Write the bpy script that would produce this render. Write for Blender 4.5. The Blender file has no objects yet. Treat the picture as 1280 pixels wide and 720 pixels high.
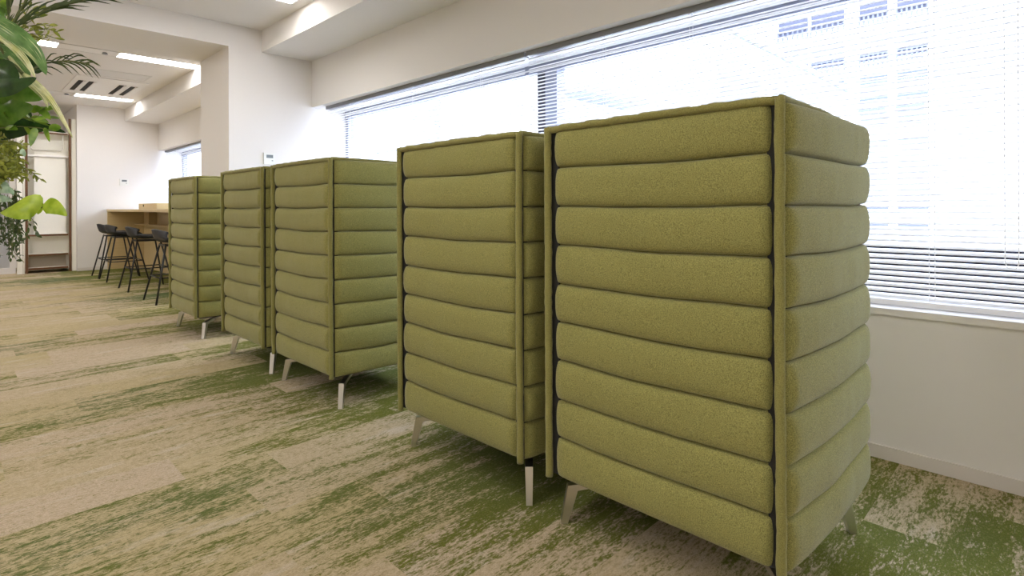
import bpy, bmesh, math, random
from mathutils import Vector, Matrix, noise
C = bpy.context.scene.collection
PI = math.pi
rnd = random.Random(7)

# ------------------------------------------------------------------ camera
EYE = 1.08
YAW, ROLL, FPX, HOR = 0.7889, -0.0045, 698.36, 259.07
dv = Vector((math.sin(YAW), math.cos(YAW), 0)); rv = Vector((math.cos(YAW), -math.sin(YAW), 0)); uv = Vector((0, 0, 1))
cR, sR = math.cos(ROLL), math.sin(ROLL)
cam = bpy.data.cameras.new('camera'); cam_o = bpy.data.objects.new('camera', cam); C.objects.link(cam_o)
cx_, cy_, cz_ = rv*cR + uv*sR, uv*cR - rv*sR, -dv
M = Matrix((cx_, cy_, cz_)).transposed().to_4x4(); M.translation = Vector((0, 0, EYE))
cam_o.matrix_world = M
cam.sensor_width = 36; cam.lens = FPX/1280*36; cam.shift_y = -(360-HOR)/1280; cam.clip_end = 200; cam.clip_start = .02
bpy.context.scene.camera = cam_o

# ------------------------------------------------------------------ materials
def mat(name, col, rough=.6, metal=0, spec=.5, sheen=0, bump=None, var=None, emit=None, estr=0):
    m = bpy.data.materials.new(name); m.use_nodes = True
    nt = m.node_tree; b = nt.nodes['Principled BSDF']
    b.inputs['Base Color'].default_value = (*col, 1); b.inputs['Roughness'].default_value = rough
    b.inputs['Metallic'].default_value = metal; b.inputs['Specular IOR Level'].default_value = spec
    if sheen:
        b.inputs['Sheen Weight'].default_value = sheen; b.inputs['Sheen Roughness'].default_value = .45
    tc = nt.nodes.new('ShaderNodeTexCoord')
    if var:      # (scale, low factor, high factor)
        n = nt.nodes.new('ShaderNodeTexNoise'); n.inputs['Scale'].default_value = var[0]; n.inputs['Detail'].default_value = 3
        nt.links.new(tc.outputs['Object'], n.inputs['Vector'])
        r = nt.nodes.new('ShaderNodeMapRange'); r.inputs[1].default_value = .3; r.inputs[2].default_value = .7
        r.inputs[3].default_value = var[1]; r.inputs[4].default_value = var[2]
        nt.links.new(n.outputs['Fac'], r.inputs[0])
        x = nt.nodes.new('ShaderNodeVectorMath'); x.operation = 'SCALE'; x.inputs[0].default_value = col
        nt.links.new(r.outputs[0], x.inputs['Scale']); nt.links.new(x.outputs[0], b.inputs['Base Color'])
    if bump:     # (scale, strength, distance)
        n = nt.nodes.new('ShaderNodeTexNoise'); n.inputs['Scale'].default_value = bump[0]; n.inputs['Detail'].default_value = 2
        nt.links.new(tc.outputs['Object'], n.inputs['Vector'])
        bp = nt.nodes.new('ShaderNodeBump'); bp.inputs['Strength'].default_value = bump[1]; bp.inputs['Distance'].default_value = bump[2]
        nt.links.new(n.outputs['Fac'], bp.inputs['Height']); nt.links.new(bp.outputs[0], b.inputs['Normal'])
    if emit:
        b.inputs['Emission Color'].default_value = (*emit, 1); b.inputs['Emission Strength'].default_value = estr
    return m

M_WALL = mat('white_wall_paint', (.80, .775, .765), .75, bump=(400, .05, .001))
M_CEIL = mat('white_ceiling_paint', (.80, .775, .76), .8)
M_TRIM = mat('white_gloss_trim', (.82, .80, .79), .4)
M_BASE = mat('pale_vinyl_baseboard', (.72, .68, .65), .5)
M_FAB = mat('olive_green_wool', (.264, .252, .084), .95, spec=.15, sheen=.25, var=(410, .56, 1.44), bump=(600, .45, .002))
M_PIPE = mat('olive_green_piping_wool', (.242, .227, .075), .95, spec=.15, sheen=.25, var=(420, .75, 1.25), bump=(300, .4, .002))
M_INNER = mat('dark_base_and_gap_shade', (.02, .02, .018), .9)  # dark base board and soil; also the painted shade in the booth gaps
M_CHROME = mat('brushed_chrome', (.70, .68, .64), .3, 1, bump=(60, .1, .004))
M_BLACK = mat('black_powder_coat', (.012, .012, .013), .45)
M_SHELL = mat('black_plastic_shell', (.015, .015, .017), .5)
M_OAK = mat('light_oak_veneer', (.64, .50, .27), .5)
M_BROWN = mat('dark_walnut_edge', (.17, .075, .028), .5)
M_CREAM = mat('cream_laminate', (.88, .86, .79), .5)
M_TAUPE = mat('taupe_laminate', (.36, .31, .25), .6)
M_SLAT = mat('white_blind_slat', (.90, .91, .94), .35)
M_RAIL = mat('grey_blind_headrail', (.23, .23, .25), .4)
M_FRAME = mat('grey_blue_window_frame', (.25, .27, .36), .4, .3)
M_FRAMED = mat('dark_window_frame', (.03, .03, .05), .4, .3)
M_SPAN = mat('dark_glazed_spandrel', (.02, .022, .035), .25)
M_LAMP = mat('lit_diffuser', (.9, .9, .9), .5, emit=(1, .965, .925), estr=17)
M_LAMPOFF = mat('unlit_light_trim', (.62, .60, .58), .4)
M_DARK = mat('dark_slot', (.015, .013, .011), .8)
M_PLAST = mat('white_plastic', (.80, .80, .78), .4)
M_LCD = mat('grey_display', (.16, .19, .20), .3)
M_EXT = mat('white_render_facade', (.82, .84, .88), .8)
M_EXTJ = mat('facade_joint', (.08, .09, .13), .8)
M_EXTG = mat('facade_window_glass', (.10, .11, .16), .3)
M_EXTP = mat('facade_panel', (.15, .165, .21), .7)
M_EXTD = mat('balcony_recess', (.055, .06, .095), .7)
M_TILE = mat('shade_tinted_tile', (.33, .36, .44), .7)  # bluish shading of the face towards the room, put into the whole wall colour
M_GROUND = mat('courtyard_paving', (.45, .45, .46), .9)

def glass_mat():
    m = bpy.data.materials.new('clear_window_glass'); m.use_nodes = True; nt = m.node_tree
    for n in list(nt.nodes): nt.nodes.remove(n)
    o = nt.nodes.new('ShaderNodeOutputMaterial'); mx = nt.nodes.new('ShaderNodeMixShader')
    t = nt.nodes.new('ShaderNodeBsdfTransparent'); t.inputs[0].default_value = (.95, .97, 1, 1)
    g = nt.nodes.new('ShaderNodeBsdfGlossy'); g.inputs['Roughness'].default_value = .02
    f = nt.nodes.new('ShaderNodeFresnel'); f.inputs[0].default_value = 1.25
    ge = nt.nodes.new('ShaderNodeNewGeometry'); mm = nt.nodes.new('ShaderNodeMath'); mm.operation = 'MULTIPLY'; inv = nt.nodes.new('ShaderNodeMath'); inv.operation = 'SUBTRACT'; inv.inputs[0].default_value = 1
    nt.links.new(ge.outputs['Backfacing'], inv.inputs[1]); nt.links.new(f.outputs[0], mm.inputs[0]); nt.links.new(inv.outputs[0], mm.inputs[1])
    nt.links.new(mm.outputs[0], mx.inputs[0]); nt.links.new(t.outputs[0], mx.inputs[1]); nt.links.new(g.outputs[0], mx.inputs[2])
    nt.links.new(mx.outputs[0], o.inputs[0]); return m
M_GLASS = glass_mat()

def wood_grain(m, col2, scale=(1, 14, 14)):
    nt = m.node_tree; b = nt.nodes['Principled BSDF']
    tc = nt.nodes.new('ShaderNodeTexCoord'); mp = nt.nodes.new('ShaderNodeMapping'); mp.inputs['Scale'].default_value = scale
    n = nt.nodes.new('ShaderNodeTexNoise'); n.inputs['Scale'].default_value = 3; n.inputs['Detail'].default_value = 4
    cr = nt.nodes.new('ShaderNodeMix'); cr.data_type = 'RGBA'
    cr.inputs[6].default_value = b.inputs['Base Color'].default_value; cr.inputs[7].default_value = (*col2, 1)
    nt.links.new(tc.outputs['Object'], mp.inputs[0]); nt.links.new(mp.outputs[0], n.inputs['Vector'])
    nt.links.new(n.outputs['Fac'], cr.inputs[0]); nt.links.new(cr.outputs[2], b.inputs['Base Color'])
wood_grain(M_OAK, (.54, .41, .20)); wood_grain(M_BROWN, (.10, .042, .015))

def carpet_mat():
    m = bpy.data.materials.new('carpet_planks'); m.use_nodes = True; nt = m.node_tree; b = nt.nodes['Principled BSDF']
    N = nt.nodes.new; L = nt.links.new
    def val(x, sock):
        if isinstance(x, (int, float)): sock.default_value = x
        else: L(x, sock)
    def math_(op, a, b_=0, c=0):
        n = N('ShaderNodeMath'); n.operation = op
        val(a, n.inputs[0]); val(b_, n.inputs[1]); val(c, n.inputs[2]); return n.outputs[0]
    def comb(x, y, z=0):
        n = N('ShaderNodeCombineXYZ'); val(x, n.inputs[0]); val(y, n.inputs[1]); val(z, n.inputs[2]); return n.outputs[0]
    def noise_(vec, scale, detail=2, rough=.5, w=None):
        n = N('ShaderNodeTexNoise'); n.inputs['Scale'].default_value = scale; n.inputs['Detail'].default_value = detail
        n.inputs['Roughness'].default_value = rough; L(vec, n.inputs['Vector']); return n.outputs['Fac']
    def white(vec):
        n = N('ShaderNodeTexWhiteNoise'); n.noise_dimensions = '3D'; L(vec, n.inputs['Vector']); return n.outputs['Value']
    def mix(f, a, c):
        n = N('ShaderNodeMix'); n.data_type = 'RGBA'; val(f, n.inputs[0])
        for s, v in ((n.inputs[6], a), (n.inputs[7], c)):
            if isinstance(v, tuple): s.default_value = (*v, 1)
            else: L(v, s)
        return n.outputs[2]
    def smooth(x, lo, hi, o0=0, o1=1):
        n = N('ShaderNodeMapRange'); n.interpolation_type = 'SMOOTHSTEP'; val(x, n.inputs[0]); n.inputs[1].default_value = lo; n.inputs[2].default_value = hi
        n.inputs[3].default_value = o0; n.inputs[4].default_value = o1; return n.outputs[0]
    tc = N('ShaderNodeTexCoord'); sp = N('ShaderNodeSeparateXYZ'); L(tc.outputs['Object'], sp.inputs[0]); X, Y = sp.outputs[0], sp.outputs[1]
    PW, PL = .25, 1.0
    row = math_('FLOOR', math_('DIVIDE', Y, PW))
    offs = math_('MULTIPLY', white(comb(row, 3.3, 1.7)), PL)
    xs = math_('DIVIDE', math_('ADD', X, offs), PL)
    colm = math_('FLOOR', xs)
    pid = comb(row, colm, 5.1)
    r1 = white(pid); r2 = white(comb(colm, row, 9.4))
    # woven pixels, drawn out along the plank
    px = math_('FLOOR', math_('MULTIPLY', X, 220)); py = math_('FLOOR', math_('MULTIPLY', Y, 330))
    qx = math_('DIVIDE', px, 220); qy = math_('DIVIDE', py, 330)
    shift = math_('MULTIPLY', r1, 17)
    v1 = comb(math_('ADD', math_('MULTIPLY', qx, 3.6), shift), math_('MULTIPLY', qy, 15), shift)
    n1 = noise_(v1, 1.0, 5, .7)
    v2 = comb(math_('MULTIPLY', qx, 40), math_('MULTIPLY', qy, 130), shift)
    n2 = noise_(v2, 1.0, 3, .7)
    vb = comb(math_('MULTIPLY', X, .55), math_('MULTIPLY', Y, .8), 4.2)
    nb = noise_(vb, 1.0, 1, .5)
    # green drift of the floor design: more green by the window and between the booths
    field = math_('ADD', math_('MULTIPLY', smooth(X, .6, 2.1), .25), math_('MULTIPLY', math_('SUBTRACT', nb, .5), .30))
    lvl = math_('ADD', math_('ADD', math_('MULTIPLY', n1, .8), math_('MULTIPLY', math_('SUBTRACT', n2, .5), .75)),
                math_('ADD', field, math_('MULTIPLY', math_('SUBTRACT', r1, .5), .26)))
    g = smooth(lvl, .46, .66)
    wv = noise_(comb(math_('MULTIPLY', X, 160), math_('MULTIPLY', Y, 420), 2), 1.0, 2, .6)
    beige = mix(r2, (.50, .41, .24), (.56, .45, .34))
    beige = mix(smooth(n2, .35, .72, 0, .55), beige, (.30, .24, .12))
    n3 = noise_(comb(math_('ADD', math_('MULTIPLY', qx, 3), 40), math_('MULTIPLY', qy, 14), shift), 1.0, 3, .6)
    beige = mix(smooth(n3, .55, .75, 0, .5), beige, (.60, .53, .45))
    n4 = noise_(comb(math_('MULTIPLY', qx, 70), math_('MULTIPLY', qy, 190), shift), 1.0, 2, .6)
    beige = mix(smooth(math_('ADD', n4, math_('MULTIPLY', math_('SUBTRACT', n1, .5), .5)), .60, .70, 0, .65), beige, (.20, .19, .05))
    green = mix(n2, (.088, .105, .012), (.175, .185, .034))
    green = mix(smooth(nb, .5, .75), green, mix(n2, (.06, .10, .03), (.13, .17, .07)))
    green = mix(smooth(n4, .54, .68, 0, .42), green, (.34, .30, .13))
    col = mix(g, beige, green)
    sc = N('ShaderNodeVectorMath'); sc.operation = 'SCALE'; L(col, sc.inputs[0]); L(smooth(wv, .25, .75, .74, 1.16), sc.inputs['Scale'])
    # plank joints
    fy = math_('FRACT', math_('DIVIDE', Y, PW)); 
    L(sc.outputs[0], b.inputs['Base Color'])
    b.inputs['Roughness'].default_value = .95; b.inputs['Specular IOR Level'].default_value = .15
    bp = N('ShaderNodeBump'); bp.inputs['Strength'].default_value = .5; bp.inputs['Distance'].default_value = .003
    L(wv, bp.inputs['Height']); L(bp.outputs[0], b.inputs['Normal'])
    return m
M_CARPET = carpet_mat()

# ------------------------------------------------------------------ mesh helpers
def link(name, me, m, parent=None, smooth=False):
    o = bpy.data.objects.new(name, me); C.objects.link(o)
    if m is not None:
        for x in (m if isinstance(m, (list, tuple)) else [m]): me.materials.append(x)
    if smooth:
        for p in me.polygons: p.use_smooth = True
    if parent: o.parent = parent
    return o
def obj(name, bm, m, parent=None, smooth=False, bevel=0):
    if bevel:
        bmesh.ops.bevel(bm, geom=[e for e in bm.edges if len(e.link_faces) == 2 and e.calc_face_angle(0) > .5], offset=bevel, segments=2, affect='EDGES', clamp_overlap=True)
    bmesh.ops.recalc_face_normals(bm, faces=bm.faces[:])
    me = bpy.data.meshes.new(name); bm.to_mesh(me); bm.free()
    return link(name, me, m, parent, smooth)
def thing(name, label, cat, loc=(0, 0, 0), group=None):
    o = bpy.data.objects.new(name, None); C.objects.link(o); o.location = loc; o.empty_display_size = .1
    return tag(o, label, cat, group)
def tag(o, label, cat, group=None):
    o['label'] = label; o['category'] = cat
    if group: o['group'] = group
    return o
def struct(name, bm, m, parent=None):
    o = obj(name, bm, m, parent)
    if parent is None: o['kind'] = 'structure'
    return o
def box(bm, x0, x1, y0, y1, z0, z1):
    vs = [bm.verts.new((x, y, z)) for x in (x0, x1) for y in (y0, y1) for z in (z0, z1)]
    for f in ((0, 1, 3, 2), (4, 6, 7, 5), (0, 4, 5, 1), (2, 3, 7, 6), (0, 2, 6, 4), (1, 5, 7, 3)): bm.faces.new([vs[i] for i in f])
    return bm
def boxes(*bs):
    bm = bmesh.new()
    for b in bs: box(bm, *b)
    return bm
def tube(bm, pts, r, seg=8, cap=True):
    pts = [Vector(p) for p in pts]; n = len(pts)
    rs = r if isinstance(r, (list, tuple)) else [r]*n
    rings = []; prev = None
    for i, p in enumerate(pts):
        t = (pts[min(i+1, n-1)] - pts[max(i-1, 0)]).normalized()
        if prev is None:
            a = t.cross(Vector((0, 0, 1)))
            if a.length < .1: a = t.cross(Vector((1, 0, 0)))
        else: a = prev - t*prev.dot(t)
        a.normalize(); prev = a; b = t.cross(a)
        rings.append([bm.verts.new(p + (a*math.cos(2*PI*k/seg) + b*math.sin(2*PI*k/seg))*rs[i]) for k in range(seg)])
    for i in range(n-1):
        for k in range(seg): bm.faces.new((rings[i][k], rings[i][(k+1) % seg], rings[i+1][(k+1) % seg], rings[i+1][k]))
    if cap: bm.faces.new(rings[0][::-1]); bm.faces.new(rings[-1])
    return bm
def grid(bm, f, nu, nv):
    vs = [[bm.verts.new(f(i/nu, j/nv)) for j in range(nv+1)] for i in range(nu+1)]
    for i in range(nu):
        for j in range(nv): bm.faces.new((vs[i][j], vs[i+1][j], vs[i+1][j+1], vs[i][j+1]))
    return vs
def copy_tree(o, parent=None):
    c = o.copy(); C.objects.link(c)
    if parent: c.parent = parent
    for ch in list(o.children): copy_tree(ch, c)
    return c

# ------------------------------------------------------------------ room shell
XW, YP, YQ, YF = 2.806, 5.874, 6.747, 12.24      # window wall, pillar near face, pillar far face, far wall
ZC, ZB, ZL, ZS = 2.909, 2.688, 2.183, .616        # ceiling, beam underside, window head, underside of sill
XS, XP, XR = 2.271, 1.949, 3.2                    # soffit face, pillar face, window frame plane
YN, XL, YR = -3.0, -5.0, 14.0                     # behind the camera, left side, recess behind the far wall
struct('floor', boxes((XL-.2, XW+.6, YN-.2, YR+.2, -.2, 0)), M_CARPET)
struct('ceiling', boxes((XL-.2, XW+.6, YN-.2, YR+.2, ZC, ZC+.3)), M_CEIL)
struct('wall_right', boxes(
    (XW, XW+.42, YN, YF+.3, 0, ZS), (XW, XW+.42, YN, YF+.3, ZL, ZC), (XW, XW+.42, YN, -1.2, ZS, ZL)), M_WALL)
struct('wall_pillar', boxes((XP, XW+.42, YP, YQ, 0, ZC)), M_WALL)
struct('wall_back', boxes((XL, XW+.42, YN-.2, YN, 0, ZC)), M_WALL)
struct('wall_left', boxes((XL-.2, XL, YN, YR, 0, ZC)), M_WALL)
struct('wall_far', boxes((1.57, XW+.42, YF, YF+.3, 0, ZC), (XL, 1.75, YR-.2, YR, 0, ZC), (1.57, 1.75, YF+.3, YR-.2, 0, ZC)), M_WALL)
struct('ceiling_beam', boxes((XL, XP, YP, YQ, ZB, ZC)), M_CEIL)
struct('ceiling_soffit', boxes((XS, XW, YN, YP, ZB, ZC)), M_CEIL)
struct('ceiling_soffit', boxes((XS, XW, YQ, YF, ZB, ZC)), M_CEIL)
struct('baseboard_right', boxes((XW-.008, XW, YN, YP, 0, .056), (XW-.008, XW, YQ, YF, 0, .056)), M_BASE)
struct('baseboard_pillar', boxes((XP, XW-.008, YP-.008, YP, 0, .056), (XP-.008, XP, YP-.008, YQ+.008, 0, .056)), M_BASE)
struct('baseboard_far', boxes((1.57, XW-.008, YF-.008, YF, 0, .056)), M_BASE)
struct('trim_1', boxes((XW-.012, XR+.02, -1.2, YP, ZS, ZS+.028)), M_TRIM)      # window sill boards
struct('trim_2', boxes((XW-.012, XR+.02, YQ, YF, ZS, ZS+.028)), M_TRIM)

def window(n, y0, y1, mulls):
    w = bpy.data.objects.new('window_%d' % n, None); C.objects.link(w); w.location = (XR, y0, ZS); w['kind'] = 'structure'
    inv = Vector((-XR, -y0, -ZS))
    def ob(name, bm, m):
        bmesh.ops.translate(bm, verts=bm.verts[:], vec=inv); return obj(name, bm, m, w)
    zt, zb = 2.115, .885
    ob('window_frame', boxes((XR, XR+.09, y0, y1, zt, ZL), (XR+.012, XR+.09, y0, y0+.05, zb, zt), (XR+.012, XR+.09, y1-.05, y1, zb, zt)), M_FRAME)
    ob('frame_bead', boxes((XR-.012, XR, y0, y1, zt+.022, zt+.030)), M_TRIM)
    for ya, yb in mulls:
        ob('mullion', boxes((XR, XR+.10, ya, yb-.085, zb, zt)), M_FRAME)
        ob('mullion_core', boxes((XR+.006, XR+.10, yb-.085, yb, zb, zt)), M_FRAMED)
    ob('spandrel', boxes((XR+.01, XR+.09, y0, y1, ZS, zb)), M_SPAN)
    ob('pane', boxes((XR+.045, XR+.051, y0+.05, y1-.05, zb, zt)), M_GLASS)
window(1, -1.2, YP, [(2.70, 2.90)])
window(2, YQ, YF, [(9.3, 9.5)])

# venetian blinds -------------------------------------------------
def blind(y0, y1, label, cords, wand, pitch=.0245, zlow=.66):
    XB = XW+.10
    t = thing('venetian_blind', label, 'blind', (XB, y0, ZL), 'white venetian blinds')
    off = Vector((-XB, -y0, -ZL))
    def ob(name, bm, m):
        bmesh.ops.translate(bm, verts=bm.verts[:], vec=off); return obj(name, bm, m, t)
    ob('headrail', boxes((XB-.025, XB+.03, y0, y1, ZL-.034, ZL)), M_RAIL)
    bm = bmesh.new(); z = ZL-.05; a = math.radians(36)
    while z > zlow+.02:
        dx, dz = .0125*math.cos(a), .0125*math.sin(a)
        prof = [(-dx, -dz), (-.001, .0022), (dx, dz)]
        top = [[bm.verts.new((XB+px, y, z+pz)) for px, pz in prof] for y in (y0+.01, y1-.01)]
        bot = [[bm.verts.new((XB+px+.0002, y, z+pz-.0005)) for px, pz in prof] for y in (y0+.01, y1-.01)]
        for k in range(2):
            bm.faces.new((top[0][k], top[1][k], top[1][k+1], top[0][k+1])); bm.faces.new((bot[0][k], bot[0][k+1], bot[1][k+1], bot[1][k]))
        for k, e in ((0, 1), (2, -1)):
            bm.faces.new((top[0][k], bot[0][k], bot[1][k], top[1][k]))
        z -= pitch
    ob('slats', bm, M_SLAT)
    ob('bottom_rail', boxes((XB-.013, XB+.013, y0+.01, y1-.01, zlow-.012, zlow+.01)), M_SLAT)
    for yc in cords:
        bm = bmesh.new()
        for s in (-.011, .011): tube(bm, [(XB-.014, yc+s*.9, ZL-.03), (XB-.014, yc+s*.9, zlow)], .0011, 5)
        ob('ladder_cord', bm, M_SLAT)
    if wand:
        zt = 1.60; pts = []
        for k in range(30):
            u = k/29
            if u < .45: pts.append((XB-.03, wand+.0, ZL-.04 - (ZL-.04-.86)*u/.45))
            elif u < .6:
                q = (u-.45)/.15*PI; pts.append((XB-.03, wand-.02+.02*math.cos(q), .86-.03*math.sin(q)))
            else: pts.append((XB-.03, wand-.04, .86+(ZL-.04-.86)*(u-.6)/.4))
        ob('pull_cord', tube(bmesh.new(), pts, .0016, 6), M_SLAT)
    return t
blind(2.735, 5.70, 'white venetian blind between the dark window post and the pillar, slats half open', [3.2, 4.1, 5.2], None)
blind(-1.15, 2.715, 'white venetian blind behind the two nearest booths, slats half open, with a pull cord', [.40, 1.47, 2.05, -.6], .17)
blind(YQ+.05, YF-.1, 'white venetian blind in the far window beyond the pillar', [8, 9.6, 11.4], None)

# ------------------------------------------------------------------ ceiling fittings
def line_light(y, x0, x1, label, lit, w=.24):
    t = thing('linear_ceiling_light', label, 'ceiling light', (x0, y, ZC), 'recessed linear ceiling lights')
    off = Vector((-x0, -y, -ZC))
    def ob(name, bm, m):
        bmesh.ops.translate(bm, verts=bm.verts[:], vec=off); return obj(name, bm, m, t)
    h = w/2
    ob('trim_frame', boxes((x0, x1, y-h-.012, y-h, ZC-.006, ZC), (x0, x1, y+h, y+h+.012, ZC-.006, ZC)), M_LAMPOFF)
    xs = sorted([x0, x1] + [v for ab in lit for v in ab])
    for a, b in zip(xs[:-1], xs[1:]):
        if b-a < .01: continue
        on = any(abs(a-q[0]) < 1e-6 for q in lit)
        if on: ob('diffuser', boxes((a, b, y-h, y+h, ZC-.005, ZC)), M_LAMP)
        else: ob('blank_plate', boxes((a, b, y-h, y+h, ZC-.004, ZC)), M_TRIM)
    for a, b in zip(lit[:-1], lit[1:]):
        bm = bmesh.new(); xm = (a[1]+b[0])/2+.15
        bmesh.ops.create_cone(bm, cap_ends=True, segments=16, radius1=.03, radius2=.022, depth=.02, matrix=Matrix.Translation((xm, y, ZC-.012)))
        ob('spot_lamp', bm, M_RAIL)
line_light(7.96, -4.4, 2.255, 'recessed linear ceiling light just past the beam, nearer of two in the far room', [(-4.3, -3.0), (-2.3, -1.0), (-.55, .30), (.60, .85), (1.42, 2.25)])
line_light(11.2, -4.4, 2.2, 'recessed linear ceiling light close to the far wall above the bar stools', [(-4.3, -3), (-2.3, -1), (-.3, .9), (1.42, 2.18)])
line_light(4.78, -4.4, 2.18, 'recessed linear ceiling light in the near room, ending at the window soffit', [(-4.3, -3.0), (-2.0, -.7), (.75, 2.15)])
line_light(1.58, -4.4, 2.18, 'recessed linear ceiling light overhead, above the nearest booths', [(-4.3, -3.0), (-2.2, -.9), (-.6, .6)])
line_light(-1.6, -4.4, 2.18, 'recessed linear ceiling light behind the viewer', [(-4.3, -3.0), (-2.2, -.9), (-.6, .6)])

t = thing('ceiling_air_conditioner', 'white ceiling air conditioner panel with two pairs of dark slots', 'air conditioner', (1.62, 10.2, ZC))
def obt(name, bm, m, t=t, bevel=0):
    bmesh.ops.translate(bm, verts=bm.verts[:], vec=-Vector(t.location)); return obj(name, bm, m, t, bevel=bevel)
obt('panel', boxes((1.22, 2.06, 9.5, 10.95, ZC-.012, ZC-.0005)), M_TRIM)
for xa, xb in ((1.285, 1.355), (1.405, 1.475), (1.765, 1.835), (1.905, 1.975)):
    obt('air_slot', boxes((xa, xb, 9.85, 10.7, ZC-.016, ZC-.011)), M_DARK)
    obt('louvre', boxes((xa+.055, xb+.012, 9.83, 10.72, ZC-.026, ZC-.014)), M_TRIM)
bm = boxes((1.30, 1.33, 8.95, 9.42, ZC-.004, ZC), (1.95, 1.98, 8.95, 9.42, ZC-.004, ZC), (1.33, 1.95, 8.95, 8.98, ZC-.004, ZC), (1.33, 1.95, 9.39, 9.42, ZC-.004, ZC), (1.34, 1.94, 8.99, 9.38, ZC-.003, ZC))
t = thing('ceiling_access_hatch', 'plain white square access hatch in the ceiling before the air conditioner', 'hatch', (1.64, 9.2, ZC))
bmesh.ops.translate(bm, verts=bm.verts[:], vec=-Vector(t.location)); obj('hatch_panel', bm, M_LAMPOFF, t)
t = thing('smoke_detector', 'small round smoke detector on the far ceiling', 'detector', (.99, 8.42, ZC))
bm = bmesh.new(); bmesh.ops.create_cone(bm, cap_ends=True, segments=24, radius1=.035, radius2=.055, depth=.035, matrix=Matrix.Translation((0, 0, -.0175))); obj('housing', bm, M_TRIM, t)
bm = bmesh.new(); bmesh.ops.create_cone(bm, cap_ends=True, segments=16, radius1=.02, radius2=.026, depth=.012, matrix=Matrix.Translation((0, 0, -.041))); obj('sensor', bm, M_RAIL, t)

def thermostat(x0, x1, y, z0, z1, label):
    t = thing('thermostat', label, 'thermostat', ((x0+x1)/2, y, z0), None)
    w, h = x1-x0, z1-z0
    obj('housing', boxes((-w/2, w/2, -.022, 0, 0, h)), M_PLAST, t, bevel=.006)
    obj('display', boxes((-w*.28, w*.30, -.0235, -.021, h*.56, h*.84)), M_LCD, t)
    obj('button', boxes((w*.18, w*.30, -.0235, -.021, h*.30, h*.38)), M_LCD, t)
thermostat(2.279, 2.395, YP, 1.535, 1.652, 'white wall thermostat with grey display on the near pillar')
thermostat(2.185, 2.32, YF, 1.51, 1.632, 'white wall thermostat on the far wall above the bar stools')

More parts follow.
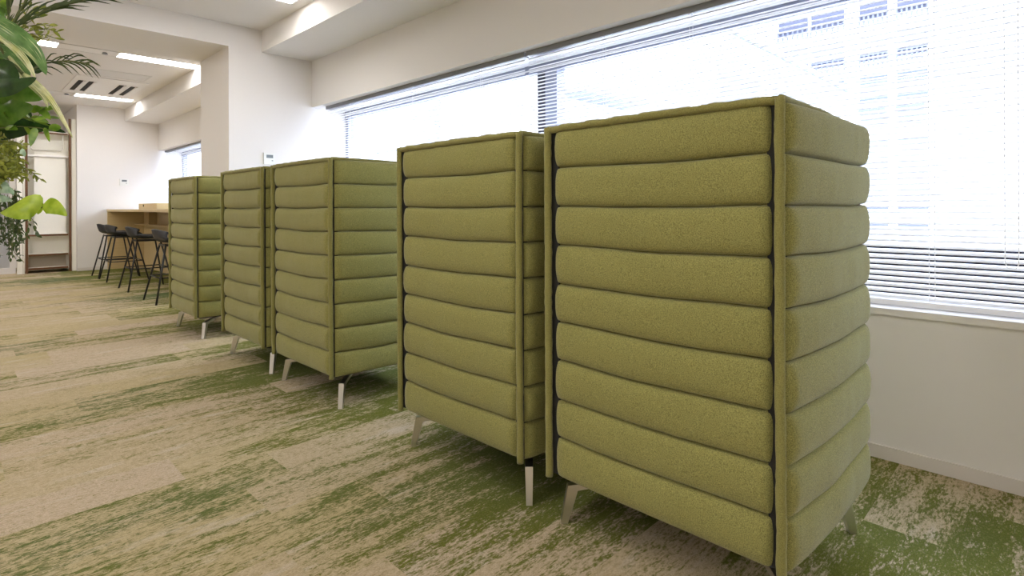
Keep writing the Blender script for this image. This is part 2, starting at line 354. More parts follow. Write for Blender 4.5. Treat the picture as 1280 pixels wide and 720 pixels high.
# ------------------------------------------------------------------ high-back booths
ROWS = 9; Z0, Z1 = .178, 1.338
def puff(fr): return max(0., 1-abs(2*fr-1)**2.8)**.7
ROWV = [0, .012, .035, .07, .12, .19, .28, .39, .5, .61, .72, .81, .88, .93, .965, .988]
def nz(p, s): return noise.noise(Vector(p)*s)
def make_booth():
    t = thing('high_back_booth', '', 'booth', (1.78, 0, 0), 'olive green quilted high-back booths')
    H = (Z1-Z0)/ROWS
    def zmap(v, u, seed):                     # seams sag a little between their ends
        z = Z0 + v*(Z1-Z0)
        k = v*ROWS; inner = min(1, v*30, (1-v)*30)
        return z + inner*(.004*nz((u*2.2+seed, k*1.1, seed), 1.3) + .003*math.cos(u*2*PI))
    def quilt(name, pt, nrm, width, seed, amp, wrap_end):
        # pt(u) -> ground point on the panel's base plane; nrm outward; returns a closed padded panel
        NU, PER = 44, len(ROWV); nv = ROWS*PER
        bm = bmesh.new()
        def f(u, j_):
            j = round(j_*nv); row = min(j//PER, ROWS-1); fr = ROWV[j-row*PER] if j < nv else 1.0
            v = (row+fr)/ROWS
            d = amp*puff(fr)
            e0 = min(1, u*width/(.035 if wrap_end else .028)); e1 = min(1, (1-u)*width/(.085 if wrap_end else .028))
            ed = math.sqrt(max(0, 1-(1-e0)**2)) * math.sqrt(max(0, 1-(1-e1)**2))
            d = d*(.35+.65*ed) - .012*max(0, 1-min(fr, 1-fr)/.04)
            if not wrap_end: d -= .020*((1-e0)**2+(1-e1)**2)
            if wrap_end: d -= .050*(1-math.sqrt(max(0, 1-(1-e1)**2))) + .022*max(0, 1-u*width/.40)**2
            p = pt(u)
            w = nz((u*width*3+seed*7, v*1.2*3, row*2.3), 2.2)*.004 + nz((u*width*30+seed, v*7, row*5.7), 1)*.0012
            pin = (1-e0)*nz((v*60, seed, 1), 1)*.003 + (1-e1)*nz((v*60, seed+4, 1), 1)*.002
            d += (w+pin)*puff(fr)
            q = p + nrm*d
            return Vector((q.x, q.y, zmap(v, u, seed)))
        vs = grid(bm, f, NU, nv)
        th = .075
        ib = [[bm.verts.new(Vector((pt(u).x, pt(u).y, z)) - nrm*th) for z in (Z0+.004, Z1-.004)] for u in (0, 1)]
        # close: sides, top, bottom, inner
        bm.faces.new([vs[0][j] for j in range(nv+1)] + [ib[0][1], ib[0][0]])
        bm.faces.new([vs[NU][j] for j in range(nv, -1, -1)] + [ib[1][0], ib[1][1]])
        bm.faces.new([vs[i][nv] for i in range(NU+1)] + [ib[1][1], ib[0][1]])
        bm.faces.new([vs[i][0] for i in range(NU, -1, -1)] + [ib[0][0], ib[1][0]])
        bm.faces.new((ib[0][0], ib[0][1], ib[1][1], ib[1][0]))
        o = obj(name, bm, M_FAB, t, smooth=True)
        return o
    XF = -.345                                 # base plane of the rear panel (local)
    bp = quilt('back_panel', lambda u: Vector((XF, .355-.71*u, 0)), Vector((-1, 0, 0)), .71, 1, .021, False)
    def roll(parent, pts, r, seed, n=70):
        P = [Vector(p) for p in pts]; out = []; rs = []
        L = [(P[i+1]-P[i]).length for i in range(len(P)-1)]; tot = sum(L)
        for k in range(n+1):
            s = tot*k/n; i = 0
            while i < len(L)-1 and s > L[i]: s -= L[i]; i += 1
            q = P[i].lerp(P[i+1], min(1, s/L[i]))
            out.append(q + Vector((nz((k*.21, seed, 0), 1), nz((k*.21, seed, 5), 1), nz((k*.21, seed, 9), 1)))*.0022)
            rs.append(r*(1+.14*nz((k*.9, seed, 3), 1)))
        return obj('piping', tube(bmesh.new(), out, rs, 10), M_PIPE, parent, smooth=True)
    roll(bp, [(XF-.008, .366, Z1+.001), (XF-.010, .33, Z1+.003), (XF-.010, 0, Z1+.004), (XF-.010, -.33, Z1+.003), (XF-.008, -.366, Z1+.001)], .0115, 1)
    for s in (1, -1):
        sp = quilt('side_panel', lambda u, s=s: Vector((XF+.008 + .716*u, s*.401, 0)), Vector((0, s, 0)), .716, 3+s, .018, True)
        ya, yb = sorted((s*.338, s*.374)); obj('gap_shade_strip', boxes((XF+.002, XF+.03, ya, yb, Z0+.004, Z1-.002)), M_INNER, sp)  # added dark strip stands in for the shade in the gap beside the piping
        roll(sp, [(XF-.012, s*.3735, Z0-.005), (XF-.014, s*.372, .7), (XF-.012, s*.3735, Z1+.008)], .0125, 4+s)
        roll(sp, [(XF-.008, s*.374, Z1+.006), (XF+.3, s*.380, Z1+.004), (XF+.66, s*.372, Z1-.004)], .009, 8+s, 50)
    # inside: liner shell, seat and inner cushion
    obj('base', boxes((XF+.03, .33, -.335, .335, .163, .20)), M_INNER, t)
    bm = boxes((XF+.09, .30, -.305, .305, .205, .44)); obj('seat', bm, M_FAB, t, True, bevel=.03)
    bm = boxes((XF+.085, XF+.20, -.30, .30, .445, .92)); obj('back_cushion', bm, M_FAB, t, True, bevel=.03)
    # legs: bent flat bars splayed from under the base to the corners
    for sx in (-1, 1):
        for sy in (-1, 1):
            foot = Vector((-.30 if sx < 0 else .325, sy*.362, 0))
            d = Vector((-sx*.72, -sy*.70, 0)).normalized(); n = Vector((-d.y, d.x, 0))
            prof = [(-.008, 0), (.016, 0), (.050, .113), (.30, .148), (.30, .162), (.016, .130)]
            bm = bmesh.new(); a = []; b = []
            for k, (r_, z) in enumerate(prof):
                w = .0115 if z < .05 else (.0145 if r_ < .1 else .012)
                a.append(bm.verts.new(foot + d*r_ + n*w + Vector((0, 0, z)))); b.append(bm.verts.new(foot + d*r_ - n*w + Vector((0, 0, z))))
            bm.faces.new(a); bm.faces.new(b[::-1]); m_ = len(prof)
            for k in range(m_): bm.faces.new((a[k], b[k], b[(k+1) % m_], a[(k+1) % m_]))
            obj('leg', bm, M_CHROME, t, bevel=.0015)
    return t
proto = make_booth()
BOOTHS = [(.868, 'olive green quilted high-back booth nearest the viewer, its whole side panel in view'),
          (1.75, 'olive green quilted high-back booth close behind the nearest one, side almost hidden'),
          (3.14, 'olive quilted high-back booth in mid-row, its corner and one side both in view'),
          (4.055, 'olive quilted high-back booth second from the bar stools, almost touching the mid-row booth'),
          (5.45, 'olive green quilted high-back booth farthest away, standing alone next to the bar stools')]
for i, (y, lab) in enumerate(BOOTHS):
    o = proto if i == 0 else copy_tree(proto)
    o.location = (1.78, y, 0); o['label'] = lab

# ------------------------------------------------------------------ bar counter and stools in the far room
t = thing('bar_counter', 'light oak bar counter with open shelves under its top along the far window', 'counter', (2.4, 9.9, 0))
def ob(name, bm, m, par=None, bevel=0):
    bmesh.ops.translate(bm, verts=bm.verts[:], vec=-Vector(t.location)); return obj(name, bm, m, par or t, bevel=bevel)
CY0, CY1, CXF, CXB = 7.35, YF-.02, 1.985, 2.795
ob('counter_top', boxes((CXF, CXB, CY0, CY1, 1.035, 1.075)), M_OAK, bevel=.003)
ob('end_panel', boxes((CXF+.01, CXB, CY1-.04, CY1, 0, 1.034)), M_OAK)
ob('end_panel', boxes((CXF+.01, CXB, CY0, CY0+.04, 0, 1.034)), M_OAK)
ob('back_board', boxes((2.55, 2.575, CY0+.041, CY1-.041, 0, 1.034)), M_OAK)
ob('shelf', boxes((2.40, 2.549, CY0+.041, CY1-.041, .79, .81)), M_OAK)
for y in (8.4, 9.8, 11.25): ob('divider', boxes((2.42, 2.549, y-.012, y+.012, .811, 1.034)), M_OAK)
t = thing('wooden_tray', 'low oak box standing on the bar counter top', 'box', (2.45, 11.05, 1.076))
obj('box_body', boxes((-.12, .12, -.75, .45, 0, .095)), M_OAK, t, bevel=.004)
bm = bmesh.new(); bmesh.ops.create_cone(bm, cap_ends=True, segments=12, radius1=.02, radius2=.02, depth=.006, matrix=Matrix.Translation((-.123, .1, .06)) @ Matrix.Rotation(PI/2, 4, 'Y')); obj('grip_hole', bm, M_DARK, t)

def make_stool():
    t = thing('bar_stool', '', 'bar stool', (0, 0, 0), 'black bar stools at the oak counter')
    # seat shell: shallow dish that turns up into a low wrapped back on the -x side
    bm = bmesh.new()
    def f(u, v):
        a = (v-.5)*2; PR = [(-.245, .842), (-.232, .785), (-.208, .722), (-.155, .690), (-.05, .676), (.06, .676), (.15, .680), (.20, .655)]
        k = min(int(u*7), 6); q = u*7-k
        x = PR[k][0]*(1-q)+PR[k+1][0]*q; z = PR[k][1]*(1-q)+PR[k+1][1]*q
        back = max(0, 1-u/.45); w = .215-.035*back-.03*max(0, u-.85)/.15
        z += .045*abs(a)**3*(1-back)*(1-.6*u) - .03*a**4*max(0, 1-u/.12)
        x += .13*a*a*back
        return Vector((x, a*w, z))
    grid(bm, f, 22, 16)
    bmesh.ops.recalc_face_normals(bm, faces=bm.faces[:])
    bmesh.ops.solidify(bm, geom=bm.faces[:], thickness=.03)
    obj('seat_shell', bm, M_SHELL, t, smooth=True)
    tops = {(-1, -1): (-.13, -.13), (-1, 1): (-.13, .13), (1, -1): (.13, -.13), (1, 1): (.13, .13)}
    feet = {k: (k[0]*.265, k[1]*.285) for k in tops}
    for k in tops:
        a, b = feet[k], tops[k]
        obj('leg', tube(bmesh.new(), [(a[0], a[1], 0), (b[0], b[1], .668)], .0105, 8), M_BLACK, t, True)
    bm = bmesh.new()
    h = .29/.668
    c = {k: Vector((feet[k][0]*(1-h)+tops[k][0]*h, feet[k][1]*(1-h)+tops[k][1]*h, .29)) for k in tops}
    for p, q in (((-1, -1), (-1, 1)), ((-1, 1), (1, 1)), ((1, 1), (1, -1)), ((1, -1), (-1, -1))): tube(bm, [c[p], c[q]], .008, 6)
    obj('footrest', bm, M_BLACK, t, True)
    obj('seat_bracket', boxes((-.14, .14, -.14, .14, (.645), .664)), M_BLACK, t)
    return t
st = make_stool()
STOOLS = [(7.51, 'black bar stool partly behind the farthest booth, closest of the stools to it'), (8.9, 'black bar stool clear of its neighbours, between the farthest booth and two bunched stools'),
          (10.3, 'black bar stool overlapped by the endmost stool, third out from the farthest booth'), (10.93, 'black bar stool at the far end of the row, next to the white far wall')]
for i, (y, lab) in enumerate(STOOLS):
    o = st if i == 0 else copy_tree(st)
    o.location = (1.89, y, 0); o['label'] = lab

# ------------------------------------------------------------------ wardrobe, glazed door
YC = 12.36
t = thing('open_wardrobe', 'tall open wardrobe with brown edges, hanging rod and low shelves', 'wardrobe', (1.2, YC+.28, 0))
XA, XB_ = .865, 1.535; D_ = .50
obc = lambda n, bm, m, bevel=0: ob(n, bm, m, None, bevel)
obc('side_board', boxes((XA, XA+.02, YC, YC+D_, 0, 2.43)), M_CREAM)
obc('side_board', boxes((XB_-.02, 1.568, YC, YC+D_, 0, 2.66)), M_CREAM)
obc('edge_strip', boxes((XA+.028, XA+.062, YC-.008, YC+.012, 0, 2.43)), M_BROWN)
obc('edge_strip', boxes((XB_-.066, XB_-.030, YC-.008, YC+.012, 0, 2.66)), M_BROWN)
obc('back_board', boxes((XA+.021, XB_-.021, YC+.18, YC+.20, .03, 2.374)), M_CREAM)
obc('top_board', boxes((XA+.021, XB_-.021, YC+.013, YC+D_-.021, 2.375, 2.41)), M_CREAM)
obc('top_edge', boxes((XA+.066, XB_-.076, YC-.006, YC+.012, 2.37, 2.395)), M_BROWN)
for z in (.655, .32, .09):
    obc('shelf', boxes((XA+.066, XB_-.076, YC+.013, YC+D_-.021, z-.03, z+.004)), M_CREAM)
    obc('shelf_edge', boxes((XA+.066, XB_-.076, YC-.006, YC+.0125, z-.03, z)), M_BROWN)
obc('inner_panel', boxes((XA+.15, XB_-.10, YC+.06, YC+.08, .66, 2.08)), M_CREAM)
obc('drawer_back', boxes((XA+.07, XB_-.10, YC+.10, YC+.11, .095, .289)), M_TAUPE)
bm = tube(bmesh.new(), [(XA+.022, YC+.04, 1.99), (XB_-.022, YC+.04, 1.99)], .018, 10); obc('hanging_rod', bm, M_TRIM)
x0, x1 = XA+.10, XB_-.14
bm = tube(bmesh.new(), [(x0, YC+.03, 2.36), (x0, YC+.03, 2.12), (x0+.03, YC+.03, 2.09), (x1-.03, YC+.03, 2.09), (x1, YC+.03, 2.12), (x1, YC+.03, 2.36)], .009, 8)
obc('wire_frame', bm, M_CHROME)
t = thing('glazed_door', 'glazed door with a white frame left of the open wardrobe', 'door', (.4, 12.6, 0))
struct('trim_3', boxes((.79, .86, 12.37, 12.44, 0, 2.44)), M_CREAM)
for xa, xb, za, zb in ((-.1, -.03, 0, 2.4), (.71, .785, 0, 2.4), (-.03, .71, 0, .1), (-.03, .71, 2.32, 2.4)): obc('door_frame', boxes((xa, xb, 12.58, 12.62, za, zb)), M_TRIM)
obc('pane', boxes((-.03, .71, 12.597, 12.603, .1, 2.32)), M_GLASS)
obc('handle', tube(bmesh.new(), [(.02, 12.55, .85), (.02, 12.55, 1.3)], .012, 8), M_CHROME)

# ------------------------------------------------------------------ plants hanging in at the left
def P(x, y, D):                                   # a point D metres out along the direction of photo pixel (x, y)
    U, V = (x-640)/FPX, (y-HOR)/FPX
    return Vector((0, 0, EYE)) + (dv + rv*(cR*U+sR*V) - uv*(-sR*U+cR*V))*D
def leafmat(name, c1, c2, vein=None, rough=.35):
    m = mat(name, c1, rough, spec=.5); nt = m.node_tree; b = nt.nodes['Principled BSDF']
    tc = nt.nodes.new('ShaderNodeTexCoord'); n = nt.nodes.new('ShaderNodeTexNoise'); n.inputs['Scale'].default_value = 22; n.inputs['Detail'].default_value = 2
    nt.links.new(tc.outputs['Object'], n.inputs['Vector'])
    x = nt.nodes.new('ShaderNodeMix'); x.data_type = 'RGBA'; x.inputs[6].default_value = (*c1, 1); x.inputs[7].default_value = (*c2, 1)
    r = nt.nodes.new('ShaderNodeMapRange'); r.inputs[1].default_value = .35; r.inputs[2].default_value = .65
    nt.links.new(n.outputs['Fac'], r.inputs[0]); nt.links.new(r.outputs[0], x.inputs[0])
    out = x.outputs[2]
    if vein:      # streaks along the leaf: UV.x across the blade
        uvn = nt.nodes.new('ShaderNodeUVMap'); s = nt.nodes.new('ShaderNodeSeparateXYZ'); nt.links.new(uvn.outputs[0], s.inputs[0])
        cb = nt.nodes.new('ShaderNodeCombineXYZ')
        m1 = nt.nodes.new('ShaderNodeMath'); m1.operation = 'MULTIPLY'; m1.inputs[1].default_value = vein[1]; nt.links.new(s.outputs[0], m1.inputs[0])
        m2 = nt.nodes.new('ShaderNodeMath'); m2.operation = 'MULTIPLY'; m2.inputs[1].default_value = vein[2]; nt.links.new(s.outputs[1], m2.inputs[0])
        nt.links.new(m1.outputs[0], cb.inputs[0]); nt.links.new(m2.outputs[0], cb.inputs[1])
        n2 = nt.nodes.new('ShaderNodeTexNoise'); n2.inputs['Scale'].default_value = 1; n2.inputs['Detail'].default_value = 2; nt.links.new(cb.outputs[0], n2.inputs['Vector'])
        r2 = nt.nodes.new('ShaderNodeMapRange'); r2.inputs[1].default_value = vein[3]; r2.inputs[2].default_value = vein[3]+.08; nt.links.new(n2.outputs['Fac'], r2.inputs[0])
        y = nt.nodes.new('ShaderNodeMix'); y.data_type = 'RGBA'; nt.links.new(r2.outputs[0], y.inputs[0]); nt.links.new(out, y.inputs[6]); y.inputs[7].default_value = (*vein[0], 1); out = y.outputs[2]
    nt.links.new(out, b.inputs['Base Color'])
    tr = nt.nodes.new('ShaderNodeBsdfTranslucent'); nt.links.new(out, tr.inputs[0])
    ms = nt.nodes.new('ShaderNodeMixShader'); ms.inputs[0].default_value = .3
    o = nt.nodes['Material Output']; nt.links.new(b.outputs[0], ms.inputs[1]); nt.links.new(tr.outputs[0], ms.inputs[2]); nt.links.new(ms.outputs[0], o.inputs[0])
    return m
LM_STRAP = leafmat('green_strap_leaf', (.08, .18, .04), (.15, .28, .08), ((.55, .62, .30), 11, 2.2, .57))
LM_CREAM = leafmat('cream_striped_leaf', (.66, .66, .27), (.80, .80, .50), ((.13, .22, .04), 14, 2.5, .54))
LM_DARK = leafmat('dark_glossy_leaf', (.015, .045, .010), (.03, .08, .014), None, .22)
LM_MID = leafmat('mid_green_leaf', (.06, .15, .015), (.12, .24, .03), None, .25)
LM_LIME = leafmat('lime_leaf', (.27, .42, .015), (.46, .60, .06), None, .3)
LM_OLIVE = leafmat('olive_small_leaf', (.17, .21, .02), (.42, .45, .08))
LM_DEEP = leafmat('deep_vine_leaf', (.03, .06, .015), (.07, .12, .03))
LM_PALM = leafmat('palm_leaflet', (.025, .05, .008), (.07, .10, .02))
LM_PALE = leafmat('silvery_leaf', (.55, .72, .55), (.10, .26, .12))
LM_BRIGHT = leafmat('bright_green_leaf', (.10, .22, .015), (.26, .40, .04), None, .3)
M_STEM = mat('green_brown_stem', (.12, .14, .04), .7)

def blade(bm, uvl, pts, width, shape='lance', facing=None, fold=.25, nu=4, nv=14, wave=0):
    """A leaf blade along the polyline pts, with a V fold and a pointed tip."""
    pts = [Vector(p) for p in pts]
    def along(s):
        n = len(pts)-1; k = min(int(s*n), n-1); f = s*n-k
        p0, p1 = pts[max(k-1, 0)], pts[k]; p2 = pts[k+1]; p3 = pts[min(k+2, n)]
        return .5*((2*p1)+(p2-p0)*f+(2*p0-5*p1+4*p2-p3)*f*f+(3*p1-p0-3*p2+p3)*f*f*f)
    facing = facing or -dv
    vs = []
    for j in range(nv+1):
        s = j/nv; p = along(s); tan = (along(min(1, s+.02))-along(max(0, s-.02))).normalized()
        side = tan.cross(facing); side = side.normalized() if side.length > 1e-4 else rv
        nrm = side.cross(tan).normalized()
        if shape == 'lance': w = math.sin(PI*min(1, s*.96+.04)**.75)**.8
        elif shape == 'heart': w = (min(1, s/.22)**.5)*(max(0, 1-((s-.22)/.78 if s > .22 else 0)**1.8))
        elif shape == 'strap': w = min(1, .55+s*1.2)*(max(0, 1-s**4))**.9
        else: w = math.sin(PI*min(1, s+.03)) 
        w *= width/2; row = []
        for i in range(nu+1):
            a = 2*i/nu-1
            row.append(bm.verts.new(p + side*a*w + nrm*(-abs(a)*w*fold + wave*math.sin(s*17+a*2)*abs(a)*w)))
        vs.append(row)
    for j in range(nv):
        for i in range(nu):
            try: f = bm.faces.new((vs[j][i], vs[j][i+1], vs[j+1][i+1], vs[j+1][i]))
            except ValueError: continue
            f.smooth = True
            for lp, (a, b_) in zip(f.loops, ((i, j), (i+1, j), (i+1, j+1), (i, j+1))): lp[uvl].uv = (a/nu, b_/nv)
class Foliage:
    def __init__(s): s.bm = bmesh.new(); s.uv = s.bm.loops.layers.uv.new('UVMap')
    def add(s, pts, w, **k): blade(s.bm, s.uv, pts, w, **k)
    def build(s, name, m, t):
        bmesh.ops.translate(s.bm, verts=s.bm.verts[:], vec=-Vector(t.location))
        me = bpy.data.meshes.new(name); s.bm.to_mesh(me); s.bm.free(); return link(name, me, m, t)
def stems(t, lines, r=.003):
    bm = bmesh.new()
    for l in lines: tube(bm, [Vector(p)-Vector(t.location) for p in l], r, 6)
    return obj('stem', bm, M_STEM, t, True)
# planter hung from the ceiling just outside the view, from which all of them grow
PLX, PLY, PLZ = -.42, 3.35, 1.50
t = thing('hanging_planter', 'long hanging planter trough from which the foliage beside the aisle grows', 'planter', (PLX, PLY, PLZ))
obj('trough', boxes((-.40, .40, -.20, .20, -.12, -.10), (-.40, -.385, -.20, .20, -.10, .10), (.385, .40, -.20, .20, -.10, .10), (-.385, .385, -.20, -.185, -.10, .10), (-.385, .385, .185, .20, -.10, .10)), M_OAK, t)
obj('soil', boxes((-.385, .385, -.185, .185, -.1, .075)), M_INNER, t)
for x in (-.38, .38):
    obj('suspension_rod', tube(bmesh.new(), [(x, 0, .1), (x, 0, ZC-PLZ)], .006, 8), M_BLACK, t)
ROOT = Vector((-.10, 3.35, PLZ+.07))
def plant(name, label, dx=0, dy=0):
    return thing(name, label, 'plant', ROOT+Vector((dx, dy, 0)))
PD = 2.45
# palm: arching fronds of narrow leaflets
t = plant('palm', 'dark palm fronds arching out over the aisle at the top of the foliage', .02, .1); F = Foliage(); L_ = []
def frond(pxs, D0, n, ln, spread, w=.009, down=.2):
    Q = [P(x, y, D0+dd) for x, y, dd in pxs]; L_.append([Vector(t.location)] + Q)
    for k in range(n):
        s = .12+.88*k/n; m_ = len(Q)-1; i = min(int(s*m_), m_-1); f = s*m_-i; q = Q[i].lerp(Q[i+1], f); tn = (Q[i+1]-Q[i]).normalized()
        for sd in (-1, 1):
            dr = (tn*1.0 + (uv*sd*spread) + dv*rnd.uniform(-.35, .35)).normalized(); l_ = ln*(.7+.4*math.sin(PI*s))*rnd.uniform(.8, 1.1)
            F.add([q, q+dr*l_*.5, q+dr*l_*.95 - uv*l_*down], w, shape='lance', nu=2, nv=6)
frond([(-12, 60, 0), (20, 33, 0), (55, 14, .05), (95, 2, .1), (140, -8, .1)], 2.35, 13, .22, .10)
frond([(-8, 70, 0), (15, 30, 0), (30, 5, .0), (42, -25, 0)], 2.5, 9, .18, .35)
frond([(0, 60, 0), (10, 25, .1), (14, -5, .1)], 2.4, 6, .15, .4)
frond([(25, 95, 0), (58, 78, .05), (85, 76, .1), (112, 80, .15)], 2.55, 10, .11, .42, .007, .35)
F.build('fronds', LM_PALM, t); stems(t, L_, .004)
# strap-leaved plant
t = plant('strap_leaf_plant', 'broad green strap leaf plant with long cream-striped drooping leaves', .05, -.05)
F = Foliage()
F.add([P(-35, 5, 2.3), P(-5, 28, 2.28), P(24, 48, 2.25), P(44, 68, 2.25), P(58, 94, 2.26)], .078, shape='strap', fold=.3)
F.add([P(-30, 60, 2.35), P(0, 62, 2.35), P(22, 78, 2.34), P(38, 96, 2.34)], .06, shape='strap', fold=.3)
F.build('green_leaves', LM_STRAP, t)
F = Foliage()
F.add([P(-20, 35, 2.3), P(8, 52, 2.29), P(30, 75, 2.28), P(44, 97, 2.28)], .034, shape='strap', fold=.5)
F.add([P(28, 92, 2.32), P(42, 104, 2.3), P(58, 120, 2.29), P(76, 147, 2.28), P(91, 173, 2.28)], .030, shape='lance', fold=.6, nv=20)
F.add([P(10, 70, 2.34), P(30, 98, 2.33), P(52, 120, 2.32), P(60, 135, 2.32)], .028, shape='lance', fold=.5)
F.build('striped_leaves', LM_CREAM, t)
stems(t, [[Vector(t.location), P(-35, 5, 2.3)], [Vector(t.location), P(-20, 35, 2.3)], [Vector(t.location), P(-30, 60, 2.35)], [P(-20, 35, 2.3), P(8, 70, 2.36), P(28, 92, 2.32)]], .006)
# broad glossy leaves
t = plant('philodendron', 'dense philodendron with broad dark glossy leaves in the middle of the foliage', .08, 0)
F = Foliage()
for pts, w in (([(-25, 82, 2.30), (0, 88, 2.28), (12, 94, 2.27), (24, 100, 2.27)], .10), ([(-25, 112, 2.26), (-5, 110, 2.25), (20, 106, 2.24), (46, 97, 2.24)], .075),
               ([(-20, 62, 2.48), (0, 70, 2.48), (22, 90, 2.47)], .12), ([(-10, 160, 2.45), (20, 156, 2.44), (55, 158, 2.42), (83, 166, 2.4)], .045),
               ([(-20, 170, 2.5), (5, 165, 2.5), (35, 160, 2.5), (60, 162, 2.5)], .07), ([(10, 45, 2.6), (30, 60, 2.6), (48, 84, 2.6), (52, 90, 2.6)], .10), ([(-15, 130, 2.56), (15, 138, 2.56), (40, 148, 2.56)], .13)):
    F.add([P(*q) for q in pts], w, shape='lance', fold=.25, wave=.06)
F.build('dark_leaves', LM_DARK, t)
F = Foliage()
for pts, w in (([(-25, 118, 2.36), (0, 116, 2.34), (25, 116, 2.33), (54, 124, 2.33)], .105), ([(-22, 140, 2.36), (0, 140, 2.34), (20, 137, 2.33), (42, 133, 2.33)], .11),
               ([(-20, 150, 2.42), (5, 148, 2.41), (24, 142, 2.40)], .09), ([(-25, 60, 2.55), (-5, 72, 2.55), (12, 80, 2.55)], .10), ([(-20, 20, 2.6), (0, 12, 2.6), (14, 14, 2.6)], .09)):
    F.add([P(*q) for q in pts], w, shape='lance', fold=.2, wave=.05)
F.build('green_leaves', LM_MID, t)
stems(t, [[Vector(t.location), P(-25, y, D)] for y, D in ((82, 2.42), (105, 2.4), (118, 2.36), (140, 2.36), (60, 2.55))] + [[Vector(t.location), P(-20, 170, 2.5)]], .004)
# little upright sprigs
def sprig(F, L, pxs, D, n, ln, w, jit=1.0, shape='oval'):
    Q = [P(x, y, D) for x, y in pxs]; L.append(Q)
    for k in range(n):
        s = (k+.5)/n; m_ = len(Q)-1; i = min(int(s*m_), m_-1); q = Q[i].lerp(Q[i+1], s*m_-i); tn = (Q[i+1]-Q[i]).normalized()
        dr = (tn*.5 + rv*rnd.uniform(-1, 1)*jit + uv*rnd.uniform(-.8, .7)*jit + dv*rnd.uniform(-.7, .7)).normalized(); l_ = ln*rnd.uniform(.75, 1.25)
        fc = (-dv + Vector((rnd.uniform(-.7, .7), rnd.uniform(-.7, .7), rnd.uniform(-.4, .8)))).normalized()
        F.add([q, q+dr*l_*.5, q+dr*l_ - uv*l_*.15], w*rnd.uniform(.8, 1.2), shape=shape, nu=2, nv=5, facing=fc, fold=.2)
t = plant('leafy_sprig', 'fine olive sprig with small oval leaves below the topmost palm frond', 0, .15)
F = Foliage(); L_ = []
for q in (([(12, 45), (35, 33), (52, 30), (66, 33)], 12), ([(12, 48), (30, 45), (48, 50), (60, 46)], 12), ([(12, 40), (30, 20), (40, 14), (50, 10)], 10), ([(15, 45), (40, 38), (60, 36), (72, 40)], 9), ([(15, 48), (40, 42), (58, 44), (70, 48)], 8), ([(15, 45), (35, 45), (50, 47)], 7), ([(18, 40), (40, 25), (52, 18), (58, 4)], 8), ([(15, 40), (28, 25), (35, 12), (40, 2)], 9)):
    sprig(F, L_, q[0], 2.6, q[1], .045, .016, .7)
F.build('leaves', LM_OLIVE, t); stems(t, [[Vector(t.location), P(15, 45, 2.6)]] + L_, .0018)
t = plant('bright_shrub', 'small cluster of bright green pointed leaves under the glossy leaves', .04, .05)
F = Foliage(); L_ = []
for q in (([(5, 150), (28, 142), (45, 136), (56, 136)], 7), ([(5, 150), (30, 148), (48, 146), (62, 145)], 7), ([(0, 160), (25, 158), (50, 160), (66, 163)], 6)): sprig(F, L_, q[0], 2.36, q[1], .075, .028, .55, 'lance')
for pts, w in (([(-5, 2, 2.6), (4, 8, 2.6), (10, 18, 2.6)], .06), ([(-8, 72, 2.45), (3, 74, 2.45), (12, 78, 2.45)], .05)): F.add([P(*q) for q in pts], w)
F.build('leaves', LM_BRIGHT, t); stems(t, [[Vector(t.location), P(5, 150, 2.36)], [Vector(t.location), P(0, 160, 2.36)]] + L_, .002)
# bushy small-leaved fern-like plant
t = plant('boxwood_bush', 'bushy olive plant of tiny crowded leaves hanging above the lime leaves', .1, .02)
F = Foliage(); L_ = []
for k in range(85):
    ang = rnd.uniform(-1.0, 1.15); l_ = rnd.uniform(.45, 1.0); x0, y0 = rnd.uniform(-25, 8), rnd.uniform(176, 222)
    x1, y1 = x0+30*l_*math.cos(ang), y0+24*l_*math.sin(ang)+4
    sprig(F, L_, [(x0, y0), ((x0+x1)/2, (y0+y1)/2-3), (x1, y1)], 2.45+rnd.uniform(-.16, .16), 14, .026, .011, .9)
sprig(F, L_, [(20, 205), (38, 214), (52, 225)], 2.4, 14, .028, .010, .5, 'lance')
F.build('leaves', LM_OLIVE, t); stems(t, [[Vector(t.location), P(-15, 195, 2.45)], [Vector(t.location), P(-15, 215, 2.45)]] + L_, .0013)
# pothos with two lime leaves
t = plant('pothos', 'trailing pothos with two large lime green heart-shaped leaves', .12, -.1)
F = Foliage()
F.add([P(50, 262, 2.3), P(38, 259, 2.28), P(20, 263, 2.26), P(0, 266, 2.28)], .115, shape='heart', fold=.18, nu=6, wave=.04, facing=(-dv+uv*.25))
F.add([P(40, 250, 2.34), P(46, 255, 2.32), P(49, 262, 2.31), P(47, 268, 2.3)], .05, shape='heart', fold=.2, nu=6)
F.add([P(53, 257, 2.3), P(62, 257, 2.28), P(73, 262, 2.27), P(84, 270, 2.27)], .068, shape='heart', fold=.2, nu=6, wave=.03, facing=(-dv+uv*.25))
F.build('leaves', LM_LIME, t)
stems(t, [[Vector(t.location), P(-12, 215, 2.4), P(10, 240, 2.4), P(35, 251, 2.36), P(50, 261, 2.32), P(54, 258, 2.3)]], .0025)
t = plant('silver_plant', 'pale silvery green leaf plant beside the lime pothos leaves', .06, -.12)
F = Foliage()
for pts, w in (([(-20, 238, 2.36), (-4, 236, 2.35), (12, 238, 2.34), (17, 244, 2.34)], .04), ([(-20, 250, 2.38), (0, 248, 2.37), (16, 251, 2.36)], .04), ([(-18, 230, 2.4), (0, 230, 2.4), (12, 233, 2.4)], .05), ([(25, 188, 2.3), (29, 191, 2.3), (31, 196, 2.3)], .025)):
    F.add([P(*q) for q in pts], w, shape='heart', fold=.15)
F.build('leaves', LM_PALE, t); stems(t, [[Vector(t.location), P(-20, 238, 2.36)], [Vector(t.location), P(-20, 250, 2.38)], [P(-20, 238, 2.36), P(5, 205, 2.36), P(25, 188, 2.3)]], .002)
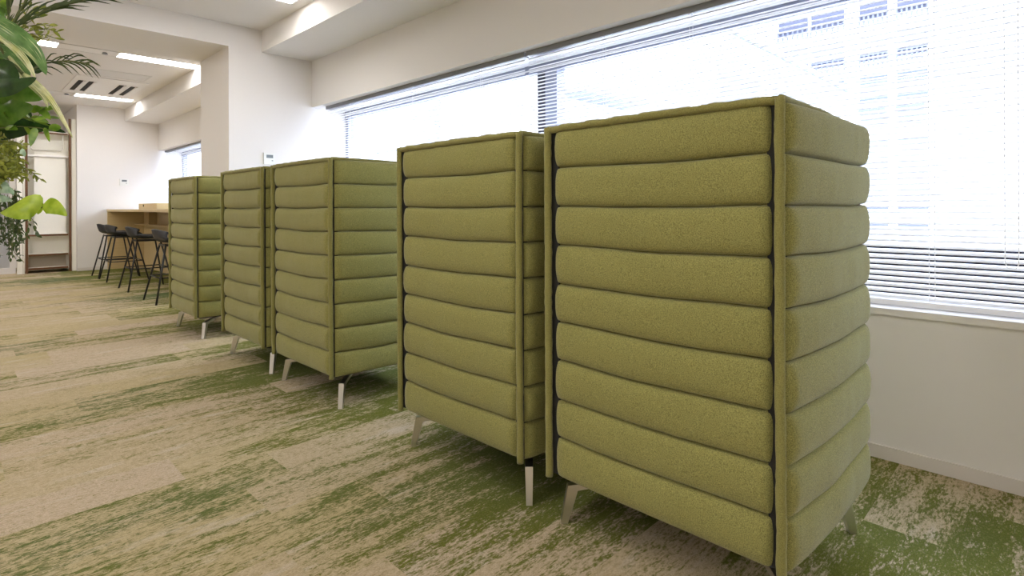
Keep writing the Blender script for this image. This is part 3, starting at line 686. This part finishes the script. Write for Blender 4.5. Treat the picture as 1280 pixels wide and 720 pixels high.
# trailing vine
t = plant('trailing_vine', 'trailing vine with thin hanging strands of tiny dark leaves', .1, .12)
F = Foliage(); L_ = []
for k in range(34):
    x0 = rnd.uniform(-22, 25); y0 = rnd.uniform(235, 255); ln = rnd.uniform(35, 82); dx = rnd.uniform(-6, 9)
    sprig(F, L_, [(x0, y0), (x0+dx*.4, y0+ln*.5), (x0+dx, y0+ln)], 2.5+rnd.uniform(-.12, .12), int(ln/3.6), .021, .010, .8)
sprig(F, L_, [(30, 262), (41, 275), (45, 288), (44, 294)], 2.45, 7, .022, .012, .9)
sprig(F, L_, [(28, 268), (36, 278), (34, 290), (33, 300)], 2.45, 7, .022, .012, .9)
sprig(F, L_, [(10, 300), (20, 318), (30, 328)], 2.5, 5, .024, .012, .9)
F.build('leaves', LM_DEEP, t); stems(t, [[Vector(t.location), P(-15, 240, 2.5)], [P(-15, 240, 2.5), P(10, 248, 2.5), P(30, 262, 2.45)]] + L_, .0012)

# ------------------------------------------------------------------ outside
def building(name, label, loc):
    return thing(name, label, 'building', loc)
def facade_rect(y0, y1, z0, z1, x, d=.06): return (x-d, x, y0, y1, z0, z1)
t = building('office_building', 'white office building across the courtyard with stacked window bays', (25, 0, -8))
XE = 25.
ob('wall', boxes((XE, XE+6, -40, 40, -8, 22)), M_EXT)
cols = [(7.55, 8.7), (6.22, 7.42), (4.77, 5.69), (3.55, 4.475), (-2.2, -1.3), (-3.6, -2.6), (-8, -7), (-9.3, -8.3)]
for y0, y1 in cols:
    ob('bay_panel', boxes((XE-.05, XE, y0, y1, .95, 3.60)), M_EXTP)
    ob('bay_window', boxes((XE-.05, XE, y0, y1, 4.05, 6.0)), M_EXTP)
    ob('bay_panel', boxes((XE-.05, XE, y0, y1, -3.0, .35)), M_EXTP)
    for z0, z1 in ((6.42, 7.0), (8.0, 8.9), (10.5, 11.4)):
        ob('balcony_recess', boxes((XE-.05, XE, y0, y1, z0+.25, z1)), M_EXTD)
        ob('balcony_panel', boxes((XE-.05, XE, y0, y1, z1, z1+.55)), M_EXTP)
        bm = bmesh.new(); 
        box(bm, XE-.12, XE-.06, y0, y1, z0+.42, z0+.47)
        n_ = 6
        for k in range(n_+1): yy = y0+(y1-y0)*k/n_; box(bm, XE-.12, XE-.06, yy-.03, yy+.03, z0, z0+.42)
        ob('railing', bm, M_EXTG)
    bm = bmesh.new()
    for z in (3.60, 1.0, 4.05, 4.45, 5.15, 5.75, 6.0, .35): box(bm, XE-.09, XE-.05, y0, y1, z-.035, z+.035)
    ob('bay_joints', bm, M_EXTJ)
    bm = bmesh.new()
    for k in range(4): yy = y0+.12+k*(y1-y0)/4; box(bm, XE-.09, XE-.05, yy, yy+.17, 4.62, 4.80)
    ob('vent_row', bm, M_EXTG)
t = building('annex_building', 'low white annex with a flat roof edge in front of the office building', (7.5, 6.1, -8))
ob('wall', boxes((7.5, 24.9, 6.1, 9.6, -8, 5.73)), M_EXT)
ob('roof_edge', boxes((7.45, 24.9, 6.02, 6.1, 5.50, 5.58)), M_EXTP)
for x0, x1 in ((13.3, 15.9), (17, 20)):
    ob('wall_panel', boxes((x0, x1, 6.06, 6.1, 1.2, 4.55)), M_EXTP)
ob('canopy', boxes((7.2, 9.2, 5.5, 6.1, 2.95, 3.05)), M_EXTP)
t = building('tiled_building', 'pale panelled building outside the window behind the middle booths', (7, 10.3, -8))
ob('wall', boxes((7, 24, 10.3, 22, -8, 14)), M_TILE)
ob('panel_joint', boxes((6.97, 7, 10.3, 22, 2.36, 2.38), (7, 24, 10.27, 10.3, 2.36, 2.38)), M_EXTP)
for y in (11.3, 12.9, 14.8): ob('panel_strip', boxes((6.97, 7, y, y+.5, -3, 2.36)), M_EXTP)
for x in (8.1, 10.2): ob('panel_joint', boxes((x, x+.03, 10.27, 10.3, -3, 6)), M_EXTP)
struct('ground', boxes((3.5, 60, -60, 60, -8.3, -8)), M_GROUND)

# ------------------------------------------------------------------ light
w = bpy.data.worlds.new('world'); bpy.context.scene.world = w; w.use_nodes = True
bg = w.node_tree.nodes['Background']; bg.inputs[0].default_value = (.84, .91, 1, 1); bg.inputs[1].default_value = 7.0
s = bpy.data.lights.new('sun', 'SUN'); s.energy = 7; s.angle = .02; so = bpy.data.objects.new('sun', s); C.objects.link(so)
so.rotation_euler = Vector((.55, .45, -.7)).to_track_quat('-Z', 'Y').to_euler()

sc = bpy.context.scene
sc.view_settings.view_transform = 'Standard'; sc.view_settings.look = 'None'; sc.view_settings.gamma = 1; sc.view_settings.use_curve_mapping = False
sc.view_settings.exposure = 0.33
sc.cycles.use_denoising = True; sc.cycles.max_bounces = 10; sc.cycles.diffuse_bounces = 6; sc.cycles.transparent_max_bounces = 16
sc.cycles.sample_clamp_indirect = 8
